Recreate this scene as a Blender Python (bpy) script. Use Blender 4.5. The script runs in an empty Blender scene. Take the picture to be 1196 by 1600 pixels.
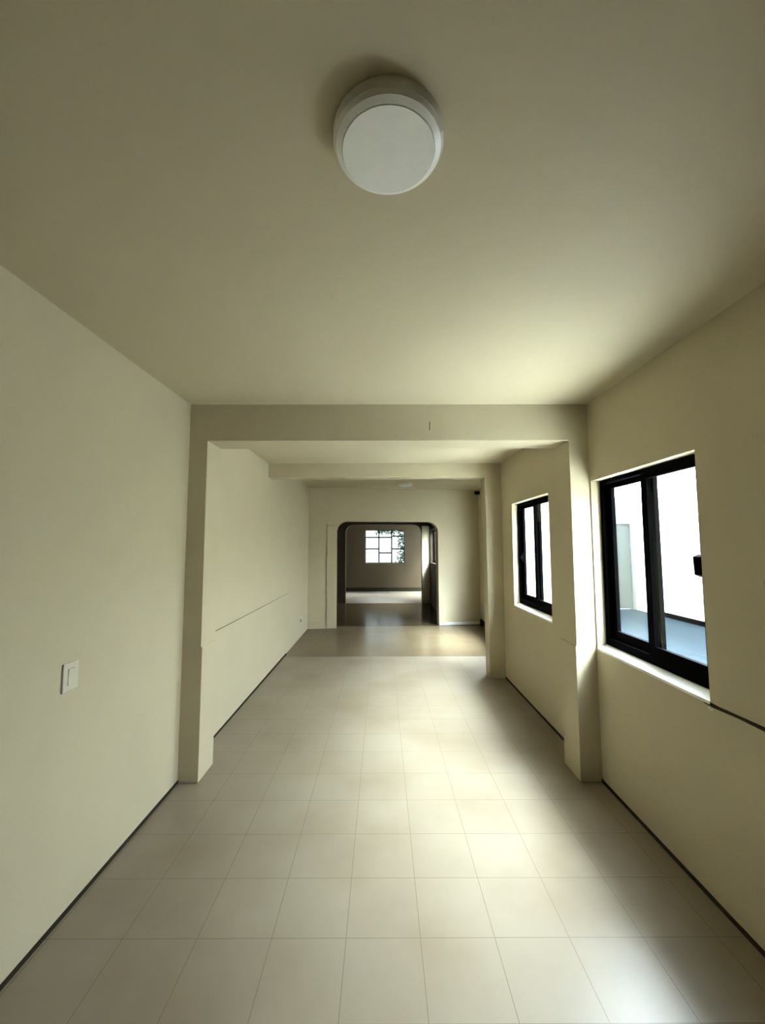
import bpy, bmesh, math, random
from mathutils import Matrix, Vector
random.seed(7)
S = bpy.context.scene
C = S.collection

# ------------------------------------------------------------------ camera
cam_d = bpy.data.cameras.new('camera')
cam_d.sensor_fit = 'VERTICAL'
cam_d.sensor_height = 36.0
cam_d.lens = 643.39 * 36.0 / 1600.0
cam_d.clip_start = 0.02
cam = bpy.data.objects.new('camera', cam_d)
C.objects.link(cam)
right = Vector((0.99999702, -0.00171697, -0.00173601))
up = Vector((0.00159381, -0.0796104, 0.99682478))
back = Vector((-0.00184972, -0.99682458, -0.07960742))
m = Matrix((right, up, back)).transposed().to_4x4()
m.translation = (0, 0, 1.6)
cam.matrix_world = m
S.camera = cam

# ------------------------------------------------------------------ light
# overcast sky: dim low down, a bright strip of thin cloud high over the long patio (it runs along Y)
SKY = 13.0
BAND = 50.0
world = bpy.data.worlds.new('overcast_sky')
S.world = world
world.use_nodes = True
wn_, wl_ = world.node_tree.nodes, world.node_tree.links
bg = wn_['Background']
tc = wn_.new('ShaderNodeTexCoord')
sx = wn_.new('ShaderNodeSeparateXYZ')
wl_.new(tc.outputs['Generated'], sx.inputs[0])


def wmath(op, *args):
    q = wn_.new('ShaderNodeMath')
    q.operation = op
    for i, v in enumerate(args):
        if isinstance(v, (int, float)):
            q.inputs[i].default_value = v
        else:
            wl_.new(v, q.inputs[i])
    return q.outputs[0]


def wstep(v, a, b):
    q = wn_.new('ShaderNodeMapRange')
    q.interpolation_type = 'SMOOTHSTEP'
    q.inputs['From Min'].default_value = a
    q.inputs['From Max'].default_value = b
    wl_.new(v, q.inputs['Value'])
    return q.outputs['Result']


tilt = wmath('ARCTAN2', sx.outputs[2], sx.outputs[0])
band = wmath('MULTIPLY', wstep(tilt, math.radians(31), math.radians(46)), wstep(tilt, math.radians(70), math.radians(64)))
along = wstep(wmath('ABSOLUTE', sx.outputs[1]), 0.85, 0.55)
bg.inputs['Color'].default_value = (0.88, 0.97, 1.09, 1)
wl_.new(wmath('MULTIPLY_ADD', wmath('MULTIPLY', band, along), BAND, SKY), bg.inputs['Strength'])
S.view_settings.view_transform = 'Standard'
S.view_settings.look = 'None'
S.view_settings.gamma = 1.0
S.view_settings.use_curve_mapping = False
S.view_settings.exposure = 1.3
S.cycles.max_bounces = 16
S.cycles.diffuse_bounces = 12
S.cycles.glossy_bounces = 6
S.cycles.transparent_max_bounces = 16
S.cycles.sample_clamp_indirect = 12.0


# ------------------------------------------------------------------ materials
def new_mat(name):
    mt = bpy.data.materials.new(name)
    mt.use_nodes = True
    n = mt.node_tree.nodes
    return mt, n, mt.node_tree.links, n['Principled BSDF']


def paint(name, col, vary=0.06, rough=0.65, bump=0.15, scale=2.2, spec=0.3):
    """painted plaster: slow tone drift, trowel bumps"""
    mt, n, l, b = new_mat(name)
    b.inputs['Roughness'].default_value = rough
    b.inputs['Specular IOR Level'].default_value = spec
    geo = n.new('ShaderNodeNewGeometry')
    no = n.new('ShaderNodeTexNoise')
    no.inputs['Scale'].default_value = scale
    no.inputs['Detail'].default_value = 4
    l.new(geo.outputs['Position'], no.inputs['Vector'])
    mix = n.new('ShaderNodeMix')
    mix.data_type = 'RGBA'
    mix.inputs[6].default_value = (*[c * (1 - vary) for c in col], 1)
    mix.inputs[7].default_value = (*[min(1, c * (1 + vary)) for c in col], 1)
    l.new(no.outputs['Fac'], mix.inputs[0])
    l.new(mix.outputs[2], b.inputs['Base Color'])
    n2 = n.new('ShaderNodeTexNoise')
    n2.inputs['Scale'].default_value = 14
    n2.inputs['Detail'].default_value = 6
    l.new(geo.outputs['Position'], n2.inputs['Vector'])
    bp = n.new('ShaderNodeBump')
    bp.inputs['Strength'].default_value = bump
    bp.inputs['Distance'].default_value = 0.01
    l.new(n2.outputs['Fac'], bp.inputs['Height'])
    l.new(bp.outputs['Normal'], b.inputs['Normal'])
    return mt


def plain(name, col, rough=0.5, spec=0.5, metal=0.0):
    mt, n, l, b = new_mat(name)
    no = n.new('ShaderNodeTexNoise')
    no.inputs['Scale'].default_value = 30
    geo = n.new('ShaderNodeNewGeometry')
    l.new(geo.outputs['Position'], no.inputs['Vector'])
    mix = n.new('ShaderNodeMix')
    mix.data_type = 'RGBA'
    mix.inputs[6].default_value = (*[c * 0.96 for c in col], 1)
    mix.inputs[7].default_value = (*[min(1, c * 1.04) for c in col], 1)
    l.new(no.outputs['Fac'], mix.inputs[0])
    l.new(mix.outputs[2], b.inputs['Base Color'])
    b.inputs['Roughness'].default_value = rough
    b.inputs['Specular IOR Level'].default_value = spec
    b.inputs['Metallic'].default_value = metal
    return mt


def tile_mat(name, col, grout, x0, y0, s, gw=0.003, rough=0.37, spec=0.4, tone=0.05, stain=None):
    mt, n, l, b = new_mat(name)

    def M(op, a, bb=None, c=None):
        q = n.new('ShaderNodeMath')
        q.operation = op
        for i, v in enumerate((a, bb, c)):
            if v is None:
                continue
            if isinstance(v, (int, float)):
                q.inputs[i].default_value = v
            else:
                l.new(v, q.inputs[i])
        return q.outputs[0]
    geo = n.new('ShaderNodeNewGeometry')
    sp = n.new('ShaderNodeSeparateXYZ')
    l.new(geo.outputs['Position'], sp.inputs[0])
    u = M('DIVIDE', M('SUBTRACT', sp.outputs[0], x0), s)
    v = M('DIVIDE', M('SUBTRACT', sp.outputs[1], y0), s)

    def edge(q):
        f = M('FRACT', q)
        return M('MINIMUM', f, M('SUBTRACT', 1.0, f))
    e = M('MINIMUM', edge(u), edge(v))
    g = M('LESS_THAN', e, gw / s / 2)
    cb = n.new('ShaderNodeCombineXYZ')
    l.new(M('FLOOR', u), cb.inputs[0])
    l.new(M('FLOOR', v), cb.inputs[1])
    wn = n.new('ShaderNodeTexWhiteNoise')
    l.new(cb.outputs[0], wn.inputs['Vector'])
    no = n.new('ShaderNodeTexNoise')
    no.inputs['Scale'].default_value = 3.0
    no.inputs['Detail'].default_value = 5
    l.new(geo.outputs['Position'], no.inputs['Vector'])
    f = M('ADD', M('MULTIPLY', wn.outputs[0], 0.5), M('MULTIPLY', no.outputs['Fac'], 0.5))
    mix = n.new('ShaderNodeMix')
    mix.data_type = 'RGBA'
    mix.inputs[6].default_value = (*[c * (1 - tone) for c in col], 1)
    mix.inputs[7].default_value = (*[min(1, c * (1 + tone)) for c in col], 1)
    l.new(f, mix.inputs[0])
    base = mix.outputs[2]
    if stain:
        # ground-in dirt in irregular blotches
        n3 = n.new('ShaderNodeTexNoise')
        n3.inputs['Scale'].default_value = 1.6
        n3.inputs['Detail'].default_value = 4
        l.new(geo.outputs['Position'], n3.inputs['Vector'])
        rp = n.new('ShaderNodeMapRange')
        rp.interpolation_type = 'SMOOTHSTEP'
        rp.inputs['From Min'].default_value = 0.35
        rp.inputs['From Max'].default_value = 0.75
        l.new(n3.outputs['Fac'], rp.inputs['Value'])
        mx = n.new('ShaderNodeMix')
        mx.data_type = 'RGBA'
        l.new(M('MULTIPLY', rp.outputs[0], 0.5), mx.inputs[0])
        l.new(base, mx.inputs[6])
        mx.inputs[7].default_value = (*stain, 1)
        base = mx.outputs[2]
    m2 = n.new('ShaderNodeMix')
    m2.data_type = 'RGBA'
    l.new(g, m2.inputs[0])
    l.new(base, m2.inputs[6])
    m2.inputs[7].default_value = (*grout, 1)
    l.new(m2.outputs[2], b.inputs['Base Color'])
    b.inputs['Specular IOR Level'].default_value = spec
    b.inputs['Roughness'].default_value = rough
    bp = n.new('ShaderNodeBump')
    bp.inputs['Strength'].default_value = 0.05
    bp.inputs['Distance'].default_value = 0.01
    l.new(no.outputs['Fac'], bp.inputs['Height'])
    l.new(bp.outputs['Normal'], b.inputs['Normal'])
    return mt


def glass_mat(name):
    mt, n, l, b = new_mat(name)
    n.remove(b)
    out = n['Material Output']
    tr = n.new('ShaderNodeBsdfTransparent')
    tr.inputs[0].default_value = (0.95, 0.98, 0.97, 1)
    gl = n.new('ShaderNodeBsdfGlossy')
    gl.inputs['Roughness'].default_value = 0.02
    lw = n.new('ShaderNodeLayerWeight')
    pw = n.new('ShaderNodeMath')
    pw.operation = 'POWER'
    pw.inputs[1].default_value = 5.0
    l.new(lw.outputs['Facing'], pw.inputs[0])
    ma = n.new('ShaderNodeMath')
    ma.operation = 'MULTIPLY_ADD'
    ma.inputs[1].default_value = 0.6
    ma.inputs[2].default_value = 0.02
    l.new(pw.outputs[0], ma.inputs[0])
    mx = n.new('ShaderNodeMixShader')
    l.new(ma.outputs[0], mx.inputs[0])
    l.new(tr.outputs[0], mx.inputs[1])
    l.new(gl.outputs[0], mx.inputs[2])
    l.new(mx.outputs[0], out.inputs[0])
    return mt


M_WALL = paint('cream_wall_paint', (0.495, 0.44, 0.302))
M_CEIL = paint('cream_ceiling_paint', (0.495, 0.44, 0.302), scale=0.9, bump=0.08)
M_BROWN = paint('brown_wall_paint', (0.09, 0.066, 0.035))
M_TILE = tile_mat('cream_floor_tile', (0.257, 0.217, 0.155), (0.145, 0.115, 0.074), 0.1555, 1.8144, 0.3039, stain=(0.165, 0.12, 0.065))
M_BAYSHADE = tile_mat('shaded_floor_tile', (0.165, 0.128, 0.075), (0.11, 0.084, 0.05), 0.1555, 1.8144, 0.3039, rough=0.2, spec=0.09, stain=(0.12, 0.085, 0.045))  # same tile toned down; the bay's shade is put into the colour
M_HALLTILE = tile_mat('shaded_hall_tile', (0.06, 0.042, 0.02), (0.03, 0.022, 0.012), 0.1555, 1.8144, 0.3039, rough=0.18, spec=0.06)  # darker copy of the floor tile; hall dimness put into the colour
M_BLACK = plain('black_window_metal', (0.0006, 0.0006, 0.0007), 0.7, 0.01)
M_GLASS = glass_mat('window_glass')
M_WHITE = plain('white_plastic', (0.78, 0.78, 0.74), 0.35)
M_DIFF = plain('frosted_lamp_diffuser', (0.86, 0.87, 0.84), 0.4)
M_IVORY = plain('ivory_plastic', (0.56, 0.53, 0.42), 0.4)
M_SEAM = plain('dark_joint_filler', (0.03, 0.025, 0.015), 0.9, 0.1)
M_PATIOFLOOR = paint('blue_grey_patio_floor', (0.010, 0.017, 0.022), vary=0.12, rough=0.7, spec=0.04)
M_BOUNCE = paint('white_bounce_slab', (0.80, 0.79, 0.75), vary=0.03)  # for the added slab that bounces light to the ceiling
M_PATIOEND = paint('shaded_patio_wall', (0.075, 0.082, 0.08), vary=0.03)  # darker copy of the white wall; its grey shading is in the colour
M_HALLPAINT = paint('shaded_brown_hall_paint', (0.05, 0.035, 0.018))  # brown deepened so the colour carries the unlit hall's darkness
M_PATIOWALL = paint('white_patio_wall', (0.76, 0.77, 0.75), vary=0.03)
M_PATIODOOR = paint('grey_patio_door', (0.045, 0.052, 0.049), vary=0.03, spec=0.1)
M_GROUND = paint('pale_paving', (0.5, 0.5, 0.46))
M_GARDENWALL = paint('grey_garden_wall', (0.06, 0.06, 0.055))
M_SILL = paint('white_sill_paint', (0.80, 0.80, 0.76), vary=0.02)
M_LEAF = plain('dark_green_leaf', (0.008, 0.012, 0.005), 0.8, 0.1)
M_BARK = plain('brown_bark', (0.012, 0.009, 0.006), 0.9, 0.1)


# ------------------------------------------------------------------ mesh helpers
def link(name, bm, mat, parent=None, bevel=0.0, seg=2, smooth=False):
    bmesh.ops.recalc_face_normals(bm, faces=bm.faces)
    me = bpy.data.meshes.new(name)
    bm.to_mesh(me)
    bm.free()
    me.materials.append(mat)
    o = bpy.data.objects.new(name, me)
    C.objects.link(o)
    if parent:
        o.parent = parent
    if bevel:
        md = o.modifiers.new('bevel', 'BEVEL')
        md.width = bevel
        md.segments = seg
        md.limit_method = 'ANGLE'
        md.angle_limit = math.radians(40)
    if smooth:
        for p in me.polygons:
            p.use_smooth = True
    return o


def struct(o):
    o['kind'] = 'structure'
    return o


def box_bm(x0, x1, y0, y1, z0, z1):
    bm = bmesh.new()
    add_box(bm, x0, x1, y0, y1, z0, z1)
    return bm


def add_box(bm, x0, x1, y0, y1, z0, z1):
    v = [bm.verts.new(p) for p in ((x0, y0, z0), (x1, y0, z0), (x1, y1, z0), (x0, y1, z0),
                                   (x0, y0, z1), (x1, y0, z1), (x1, y1, z1), (x0, y1, z1))]
    for f in ((0, 3, 2, 1), (4, 5, 6, 7), (0, 1, 5, 4), (1, 2, 6, 5), (2, 3, 7, 6), (3, 0, 4, 7)):
        bm.faces.new([v[i] for i in f])


def prism_bm(pts, fn, t0, t1):
    """simple polygon pts (a, b) extruded along t; fn maps (a, b, t) to a point"""
    bm = bmesh.new()
    A = [bm.verts.new(fn(a, b, t0)) for a, b in pts]
    B = [bm.verts.new(fn(a, b, t1)) for a, b in pts]
    bm.faces.new(A)
    bm.faces.new(list(reversed(B)))
    k = len(pts)
    for i in range(k):
        j = (i + 1) % k
        bm.faces.new((A[i], B[i], B[j], A[j]))
    return bm


def pierced_bm(u0, u1, z0, z1, holes, fn, t0, t1):
    """slab with rectangular holes, one connected mesh; holes: (ua, ub, za, zb)"""
    us = sorted({u0, u1, *[h[0] for h in holes], *[h[1] for h in holes]})
    zs = sorted({z0, z1, *[h[2] for h in holes], *[h[3] for h in holes]})
    us = [u for u in us if u0 <= u <= u1]
    zs = [z for z in zs if z0 <= z <= z1]

    def solid(i, j):
        if i < 0 or j < 0 or i >= len(us) - 1 or j >= len(zs) - 1:
            return False
        cu = (us[i] + us[i + 1]) / 2
        cz = (zs[j] + zs[j + 1]) / 2
        return not any(h[0] < cu < h[1] and h[2] < cz < h[3] for h in holes)
    bm = bmesh.new()
    vs = {}

    def V(i, j, k):
        if (i, j, k) not in vs:
            vs[(i, j, k)] = bm.verts.new(fn(us[i], zs[j], (t0, t1)[k]))
        return vs[(i, j, k)]
    for i in range(len(us) - 1):
        for j in range(len(zs) - 1):
            if not solid(i, j):
                continue
            bm.faces.new((V(i, j, 0), V(i + 1, j, 0), V(i + 1, j + 1, 0), V(i, j + 1, 0)))
            bm.faces.new((V(i, j, 1), V(i, j + 1, 1), V(i + 1, j + 1, 1), V(i + 1, j, 1)))
            if not solid(i - 1, j):
                bm.faces.new((V(i, j, 0), V(i, j + 1, 0), V(i, j + 1, 1), V(i, j, 1)))
            if not solid(i + 1, j):
                bm.faces.new((V(i + 1, j, 0), V(i + 1, j, 1), V(i + 1, j + 1, 1), V(i + 1, j + 1, 0)))
            if not solid(i, j - 1):
                bm.faces.new((V(i, j, 0), V(i, j, 1), V(i + 1, j, 1), V(i + 1, j, 0)))
            if not solid(i, j + 1):
                bm.faces.new((V(i, j + 1, 0), V(i + 1, j + 1, 0), V(i + 1, j + 1, 1), V(i, j + 1, 1)))
    return bm


def lathe_bm(profile, n=64):
    bm = bmesh.new()
    rings = []
    for r, z in profile:
        if r < 1e-6:
            rings.append([bm.verts.new((0, 0, z))])
        else:
            rings.append([bm.verts.new((r * math.cos(2 * math.pi * i / n), r * math.sin(2 * math.pi * i / n), z)) for i in range(n)])
    for a, b in zip(rings, rings[1:]):
        for i in range(n):
            j = (i + 1) % n
            q = []
            for v in (a[i % len(a)], a[j % len(a)], b[j % len(b)], b[i % len(b)]):
                if v not in q:
                    q.append(v)
            bm.faces.new(q)
    return bm


def thing(name, label, cat, loc=(0, 0, 0), group=None):
    o = bpy.data.objects.new(name, None)
    o.empty_display_size = 0.1
    C.objects.link(o)
    o.location = loc
    o['label'] = label
    o['category'] = cat
    if group:
        o['group'] = group
    return o


XZ_Y = lambda a, b, t: (a, t, b)      # polygon in XZ, extruded along Y
YZ_X = lambda a, b, t: (t, a, b)      # slab in YZ, thickness along X
XY_Z = lambda a, b, t: (a, b, t)

XL, XR, H = -1.3825, 1.49, 2.615
YP, YPR = 2.916, 3.164                 # first portal frame, front and rear
YQ, YQR = 5.084, 5.28                  # second beam, front and rear
HB = 2.73                              # ceiling of the third bay
YN = -5.0                              # wall behind the viewer

# ------------------------------------------------------------------ floor and ceilings
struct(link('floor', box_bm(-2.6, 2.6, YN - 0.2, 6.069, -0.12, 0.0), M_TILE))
struct(link('floor_bay', box_bm(-2.6, 2.6, 6.069, 8.3, -0.12, 0.0), M_BAYSHADE))  # darker tile stands in for the shade deeper in the bay
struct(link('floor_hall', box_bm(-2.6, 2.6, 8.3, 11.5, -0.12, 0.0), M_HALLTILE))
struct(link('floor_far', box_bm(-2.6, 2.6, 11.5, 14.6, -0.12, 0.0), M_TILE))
struct(link('ceiling', box_bm(-1.6, XR + 0.15, YN - 0.2, YQ + 0.05, H, H + 0.15), M_CEIL))
struct(link('ceiling', box_bm(-1.65, 2.15, YQ + 0.05, 8.75, HB, HB + 0.15), M_CEIL))
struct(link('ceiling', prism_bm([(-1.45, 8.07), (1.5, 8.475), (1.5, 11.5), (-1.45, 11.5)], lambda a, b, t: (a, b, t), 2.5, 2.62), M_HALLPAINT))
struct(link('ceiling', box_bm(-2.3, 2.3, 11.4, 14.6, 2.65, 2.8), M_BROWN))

# ------------------------------------------------------------------ walls of the long room
struct(link('wall_left', prism_bm([(XL, YN), (XL, YP + 0.03), (-1.405, YP + 0.04), (-1.425, 8.1), (-1.65, 8.1), (-1.65, YN)],
                                  XY_Z, 0, HB + 0.1), M_WALL))
W1 = (1.928, 2.905, 0.887, 2.050)      # opening of the near window
W2 = (3.660, 4.690, 0.925, 2.062)
struct(link('wall_right', pierced_bm(YN, YQR, 0, H + 0.1, [W1, W2], YZ_X, XR, XR + 0.15), M_WALL))
struct(link('wall_back', box_bm(-1.65, XR + 0.15, YN - 0.15, YN, 0, H + 0.1), M_BROWN))  # unseen; painted brown and set far back to keep the near ceiling dark
# third bay: the wall steps out to the right
struct(link('wall_right_step', box_bm(XR + 0.15, 2.15, YQR - 0.15, YQR, 0, HB + 0.1), M_WALL))
W3 = (6.35, 7.55, 0.75, 2.05)
struct(link('wall_right_bay', pierced_bm(YQR, 8.6, 0, HB + 0.1, [W3], YZ_X, 2.0, 2.15), M_WALL))


def arch(x0, x1, xa, xb, top, h, r, n=8):
    """wall outline with a door opening that has rounded upper corners"""
    p = [(x0, 0), (xa, 0)]
    for i in range(n + 1):
        a = math.pi - math.pi / 2 * i / n
        p.append((xa + r + r * math.cos(a), top - r + r * math.sin(a)))
    for i in range(n + 1):
        a = math.pi / 2 - math.pi / 2 * i / n
        p.append((xb - r + r * math.cos(a), top - r + r * math.sin(a)))
    p += [(xb, 0), (x1, 0), (x1, h), (x0, h)]
    return p


# end wall of the third bay, a few degrees out of square
SL = 0.1375
def END(a, b, t): return (a - t * SL, 8.0139 + (a + 1.43) * SL + t, b)
struct(link('wall_end', prism_bm(arch(-1.65, 2.15, -0.875, 1.143, 2.064, HB + 0.1, 0.21), END, 0.0, 0.16), M_WALL))
struct(link('trim_casing', prism_bm([(-1.068, 0), (-0.905, 0), (-0.905, 1.98), (-1.068, 1.98)], END, -0.018, 0.0), M_WALL, bevel=0.004))
struct(link('baseboard_end_left', prism_bm([(-1.42, 0), (-1.07, 0), (-1.07, 0.16), (-1.42, 0.16)], END, -0.012, 0.0), M_WALL, bevel=0.003))
struct(link('baseboard_end_right', prism_bm([(1.15, 0), (1.99, 0), (1.99, 0.055), (1.15, 0.055)], END, -0.012, 0.0), M_WHITE, bevel=0.003))
struct(link('baseboard_right_bay', box_bm(1.982, 2.0, YQR, 8.45, 0, 0.11), M_SEAM))

# ------------------------------------------------------------------ portal frames (beam and pilasters in one cast piece)
zb = 2.348
prof = [(XL - 0.02, 0), (-1.243, 0), (-1.243, 0.895), (-1.252, 0.90), (-1.252, zb), (1.35, zb), (1.35, 0.90), (1.343, 0.895), (1.343, 0),
        (XR + 0.02, 0), (XR + 0.02, H + 0.02), (XL - 0.02, H + 0.02)]
portal = struct(link('trim_1', prism_bm(prof, XZ_Y, YP, YPR), M_WALL, bevel=0.006))
zq = 2.445
prof = [(-1.44, zq), (1.285, zq), (1.30, 0), (XR + 0.02, 0), (XR + 0.02, HB + 0.02), (-1.44, HB + 0.02)]
struct(link('trim_2', prism_bm(prof, XZ_Y, YQ, YQR), M_WALL, bevel=0.006))

# ------------------------------------------------------------------ rooms beyond the arch
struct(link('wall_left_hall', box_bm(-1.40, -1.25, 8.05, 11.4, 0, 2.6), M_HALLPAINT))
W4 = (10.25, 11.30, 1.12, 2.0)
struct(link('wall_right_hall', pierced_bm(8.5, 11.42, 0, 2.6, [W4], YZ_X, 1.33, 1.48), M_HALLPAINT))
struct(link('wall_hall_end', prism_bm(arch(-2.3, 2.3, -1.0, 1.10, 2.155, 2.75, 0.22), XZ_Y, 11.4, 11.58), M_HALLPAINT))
struct(link('trim_5', box_bm(1.105, 1.32, 11.375, 11.4, 0, 2.12), M_WALL, bevel=0.004))  # cream strip stands for the lit part of the hall end wall
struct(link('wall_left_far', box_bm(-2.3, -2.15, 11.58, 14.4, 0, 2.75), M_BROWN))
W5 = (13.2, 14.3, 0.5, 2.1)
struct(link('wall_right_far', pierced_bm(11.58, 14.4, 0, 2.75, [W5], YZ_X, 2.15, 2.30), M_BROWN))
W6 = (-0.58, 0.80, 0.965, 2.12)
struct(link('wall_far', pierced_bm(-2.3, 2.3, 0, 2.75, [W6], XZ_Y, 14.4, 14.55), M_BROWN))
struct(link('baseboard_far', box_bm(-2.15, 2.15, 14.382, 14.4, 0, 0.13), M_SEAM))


# ------------------------------------------------------------------ sliding windows of the long room
def slider(n, op, zlo, zhi, handle):
    """op: wall opening (y0, y1, z0, z1)"""
    y0, y1, z0, z1 = op
    w = bpy.data.objects.new('window_%d' % n, None)
    C.objects.link(w)
    w['kind'] = 'structure'
    w.location = (1.55, (y0 + y1) / 2, zlo)
    cy = (y0 + y1) / 2
    L = lambda a, b, t: (t - 1.55, a - cy, b - zlo)
    b0, b1 = y0 + 0.002, y1 - 0.002
    fr = link('frame', pierced_bm(b0, b1, zlo, zhi, [(b0 + 0.035, b1 - 0.035, zlo + 0.05, zhi - 0.028)], L, 1.55, 1.612), M_BLACK, w, bevel=0.003)
    mid = (b0 + b1) / 2 - 0.005
    for k, (a, b, x) in enumerate(((b0 + 0.03, mid + 0.036, 1.553), (mid - 0.036, b1 - 0.03, 1.583))):
        sa = link('sash', pierced_bm(a, b, zlo + 0.045, zhi - 0.025, [(a + 0.055, b - 0.055, zlo + 0.105, zhi - 0.06)], L, x, x + 0.026), M_BLACK, w, bevel=0.002)
        link('glass', pierced_bm(a + 0.05, b - 0.05, zlo + 0.10, zhi - 0.055, [], L, x + 0.011, x + 0.015), M_GLASS, sa)
        if k == handle:
            bm = bmesh.new()
            if k == 0:
                hy0, hy1, hz0, hz1 = a + 0.0, a + 0.068, 1.44, 1.552
            else:
                hy0, hy1, hz0, hz1 = b - 0.055, b - 0.01, 1.40, 1.52
            pts = [(hz0, x), (hz0 + 0.012, x - 0.026), (hz1 - 0.012, x - 0.03), (hz1, x)]
            if k == 1:
                pts = [(hz0, x), ((hz0 + hz1) / 2, x - 0.045), (hz1, x)]
            bm = prism_bm(pts, lambda p, q, t: (q - 1.55, t - cy, p - zlo), hy0, hy1)
            link('handle', bm, M_BLACK, sa, bevel=0.003)
    # painted sill, sloping a little to the room
    bm = prism_bm([(XR - 0.004, z0 - 0.012), (1.64, z0 - 0.012), (1.64, zlo), (1.548, zlo - 0.001), (XR - 0.004, z0 + 0.003)],
                  lambda p, q, t: (p - 1.55, t - cy, q - zlo), y0, y1)
    link('sill', bm, M_SILL, w, bevel=0.002)
    return w


slider(1, W1, 0.914, 2.047, 0)
slider(2, W2, 0.950, 2.060, 1)


def barred_window(n, name_axis, op, plane, cols, rows, bar=0.02, border=0.04):
    """fixed window: frame, glazing bars, one pane"""
    a0, a1, z0, z1 = op
    w = bpy.data.objects.new('window_%d' % n, None)
    C.objects.link(w)
    w['kind'] = 'structure'
    mid = (a0 + a1) / 2
    w.location = (mid, plane, z0) if name_axis == 'x' else (plane, mid, z0)
    if name_axis == 'x':
        L = lambda a, b, t: (a - mid, t, b - z0)
    else:
        L = lambda a, b, t: (t, a - mid, b - z0)
    holes = []
    for i, (ca, cb) in enumerate(zip(cols, cols[1:])):
        rr = rows[i] if isinstance(rows[0], (list, tuple)) else rows
        for ra, rb in zip(rr, rr[1:]):
            ha = a0 + border if ca == cols[0] else ca + bar / 2
            hb = a1 - border if cb == cols[-1] else cb - bar / 2
            za = z0 + border if ra == rr[0] else ra + bar / 2
            zb_ = z1 - border if rb == rr[-1] else rb - bar / 2
            holes.append((ha, hb, za, zb_))
    link('frame', pierced_bm(a0, a1, z0, z1, holes, L, 0.0, 0.03), M_BLACK, w)
    link('glass', pierced_bm(a0 + 0.01, a1 - 0.01, z0 + 0.01, z1 - 0.01, [], L, 0.034, 0.038), M_GLASS, w)
    return w


barred_window(3, 'y', W3, 2.06, [W3[0], (W3[0] + W3[1]) / 2, W3[1]], [W3[2], W3[3]])
barred_window(4, 'y', W4, 1.42, [W4[0], W4[1]], [W4[2], W4[3]])
barred_window(5, 'y', W5, 2.22, [W5[0], 13.8, W5[1]], [W5[2], W5[3]])
barred_window(6, 'x', W6, 14.46, [W6[0], -0.10, 0.345, W6[1]],
              [[W6[2], 1.46, 1.86, W6[3]], [W6[2], 1.32, 1.86, W6[3]], [W6[2], 1.46, 1.90, W6[3]]], bar=0.04, border=0.02)

# ------------------------------------------------------------------ dado joint, dark floor joints
seam = struct(link('trim_3', prism_bm([(YN, 0.868), (1.55, 0.872), (1.78, 0.874), (1.90, 0.868), (1.96, 0.870), (1.99, 0.886), (1.93, 0.886),
                                (1.88, 0.884), (1.70, 0.889), (1.40, 0.892), (YN, 0.890)], YZ_X, XR - 0.002, XR + 0.01), M_SEAM))
bm = bmesh.new()
bmesh.ops.create_icosphere(bm, subdivisions=2, radius=1.0)
for v in bm.verts:
    q = 1 + 0.18 * math.sin(5 * v.co.y + 3 * v.co.z)
    v.co = Vector((XR - 0.001 + v.co.x * 0.006, 1.928 + v.co.y * 0.014 * q, 0.860 + v.co.z * 0.008 * q))
link('plaster_chip', bm, M_SILL, seam)
link('crack_mark', box_bm(0.345, 0.350, YP - 0.0015, YP + 0.01, 2.425, 2.487), M_SEAM, portal)
struct(link('trim_4', prism_bm([(3.3, 0.873), (5.6, 0.871), (6.6, 0.873), (5.6, 0.875), (3.3, 0.879)], lambda a, b, t: (t - (a - 2.9) * 0.0038, a, b), -1.42, -1.4035), M_SEAM))
struct(link('baseboard_left', box_bm(XL - 0.01, XL + 0.006, YN, YP, 0, 0.018), M_SEAM))
struct(link('baseboard_left_bay', box_bm(-1.425, -1.398, YPR, 6.2, 0, 0.012), M_SEAM))
struct(link('baseboard_right', box_bm(XR - 0.006, XR + 0.01, YN, YP, 0, 0.02), M_SEAM))
struct(link('baseboard_right_far', box_bm(XR - 0.006, XR + 0.01, YPR, YQ, 0, 0.02), M_SEAM))

# ------------------------------------------------------------------ patio outside the windows
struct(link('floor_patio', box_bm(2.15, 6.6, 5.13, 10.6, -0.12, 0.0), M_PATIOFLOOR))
struct(link('floor_patio_bounce', box_bm(1.64, 6.6, -0.5, 5.13, -0.12, 0.004), M_BOUNCE))  # added white slab, out of view, bounces light up onto the ceiling
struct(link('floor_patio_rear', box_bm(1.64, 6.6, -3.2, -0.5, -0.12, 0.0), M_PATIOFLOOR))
struct(link('wall_patio_right', box_bm(6.29, 6.45, -3.2, 10.5, 0, 2.74), M_PATIOWALL))
struct(link('baseboard_patio', box_bm(6.262, 6.29, -3.2, 9.5, 0, 0.10), M_BLACK))
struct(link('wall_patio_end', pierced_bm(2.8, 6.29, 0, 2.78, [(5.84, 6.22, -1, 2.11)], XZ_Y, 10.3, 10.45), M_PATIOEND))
struct(link('door_1', box_bm(5.84, 6.22, 10.36, 10.40, 0.02, 2.11), M_PATIODOOR))
struct(link('wall_patio_near', box_bm(1.64, 6.45, -3.35, -3.2, 0, 2.74), M_PATIOWALL))
struct(link('ground', box_bm(-6, 8, 14.6, 20, -0.2, -0.05), M_GROUND))
struct(link('wall_sky_screen', box_bm(-6, 8, 18.0, 18.2, -0.1, 4.2), M_GARDENWALL))  # invented wall, raised to hide the bright sky from the far window

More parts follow.
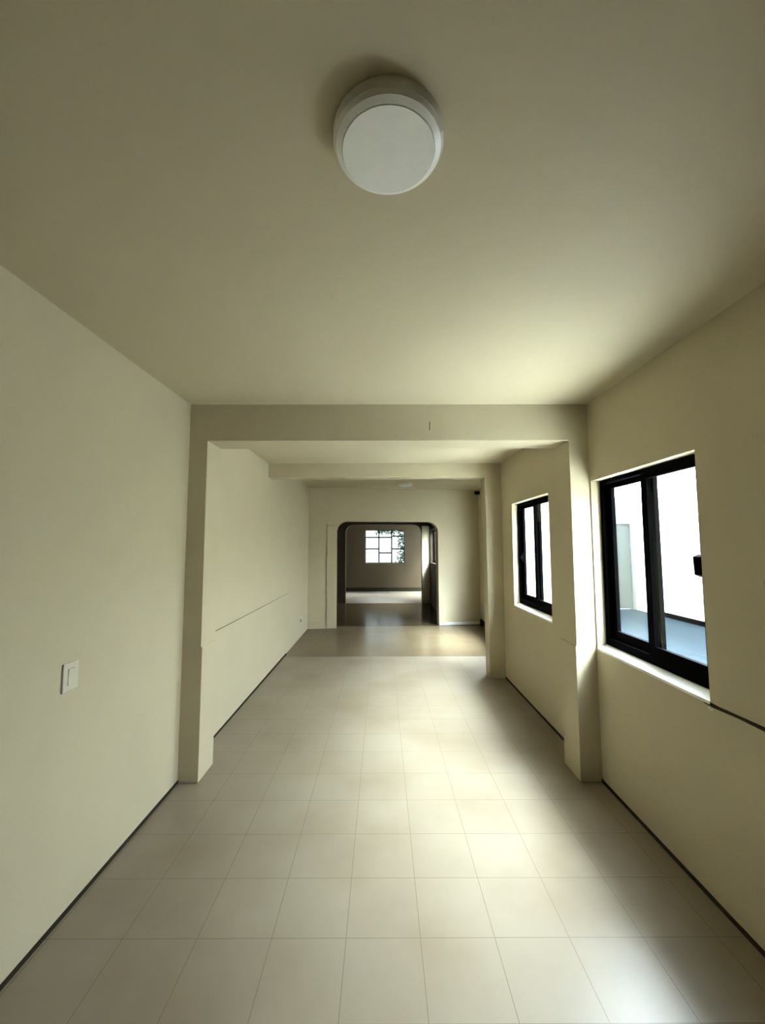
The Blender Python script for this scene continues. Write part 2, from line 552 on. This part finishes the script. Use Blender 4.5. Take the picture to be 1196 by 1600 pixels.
# ------------------------------------------------------------------ tree beyond the far window
t = thing('garden_tree', 'dark leafy tree outside the far grid window', 'tree', (1.08, 16.0, -0.05))
bm = bmesh.new()
pr = [(0.0, 0.0, 0.0, 0.09), (-0.03, 0.02, 0.7, 0.07), (-0.10, 0.0, 1.4, 0.055), (-0.16, 0.05, 2.1, 0.03), (-0.5, 0.05, 2.35, 0.012)]
rings = []
for x, y, z, r in pr:
    rings.append([bm.verts.new((x + r * math.cos(k * math.pi / 4), y + r * math.sin(k * math.pi / 4), z)) for k in range(8)])
for a, b in zip(rings, rings[1:]):
    for k in range(8):
        bm.faces.new((a[k], a[(k + 1) % 8], b[(k + 1) % 8], b[k]))
link('trunk', bm, M_BARK, t)
bm = bmesh.new()
for k in range(760):
    if k < 460:
        c = Vector((random.gauss(-0.20, 0.15), random.gauss(0, 0.2), random.uniform(0.85, 2.3)))
    else:
        c = Vector((random.uniform(-1.3, 0.1), random.gauss(0, 0.15), random.gauss(2.22, 0.07)))
    d = Vector((random.uniform(-1, 1), random.uniform(-1, 1), random.uniform(-1, 0.3))).normalized()
    s = d.cross(Vector((random.uniform(-1, 1), random.uniform(-1, 1), random.uniform(-1, 1)))).normalized()
    ln = random.uniform(0.08, 0.15)
    vs = [bm.verts.new(p) for p in (c, c + d * ln * 0.5 + s * ln * 0.28, c + d * ln, c + d * ln * 0.5 - s * ln * 0.28)]
    bm.faces.new(vs)
link('foliage', bm, M_LEAF, t)


# ------------------------------------------------------------------ ceiling lamps
def ceiling_lamp(loc, label):
    r = thing('ceiling_lamp', label, 'ceiling lamp', loc)
    link('housing', lathe_bm([(0, 0), (0.1365, 0), (0.1365, -0.026), (0.134, -0.030), (0.134, -0.006), (0, -0.006)]), M_WHITE, r)
    link('rim', lathe_bm([(0.1338, -0.020), (0.1338, -0.030), (0.130, -0.037), (0.1165, -0.043), (0.1155, -0.043), (0.1155, -0.020), (0.1338, -0.020)]), M_WHITE, r)
    d = link('diffuser', lathe_bm([(0.1148, -0.020), (0.1148, -0.0430), (0.1135, -0.0450), (0.06, -0.0460), (0, -0.0463)]), M_DIFF, r)
    return r


ceiling_lamp((0.018, 0.950, H), 'large round white ceiling lamp nearest the viewer, above the front room')
lamp = ceiling_lamp((0.44, 7.55, HB), 'small distant round ceiling lamp in front of the arched doorway')

# ------------------------------------------------------------------ switch, outlet, small box
t = thing('light_switch', 'ivory light switch plate on the left wall beside the pilaster', 'light switch', (XL, 1.872, 1.024))
link('plate', box_bm(0.0, 0.009, -0.045, 0.045, -0.062, 0.062), M_IVORY, t, bevel=0.003)
bm = prism_bm([(0.008, -0.036), (0.0125, -0.034), (0.0105, 0.0), (0.014, 0.034), (0.008, 0.036)], lambda a, b, q: (a, q, b), -0.018, 0.018)
link('rocker', bm, M_IVORY, t, bevel=0.001)

t = thing('power_outlet', 'small grey wall outlet low on the left wall near the far corner', 'outlet', (-1.4225, 7.32, 0.285))
link('plate', box_bm(0.0, 0.008, -0.06, 0.06, -0.055, 0.055), M_IVORY, t, bevel=0.002)
link('socket', box_bm(0.006, 0.011, -0.025, 0.025, -0.03, 0.03), M_SEAM, t, bevel=0.002)

t = thing('junction_box', 'small black box high in the right corner beside the arched wall', 'junction box', (1.955, 8.40, 2.655))
link('body', box_bm(-0.05, 0.045, -0.08, 0.0, -0.03, 0.03), M_BLACK, t, bevel=0.006)
link('cover', box_bm(-0.04, 0.035, -0.086, -0.08, -0.022, 0.022), M_BLACK, t, bevel=0.002)
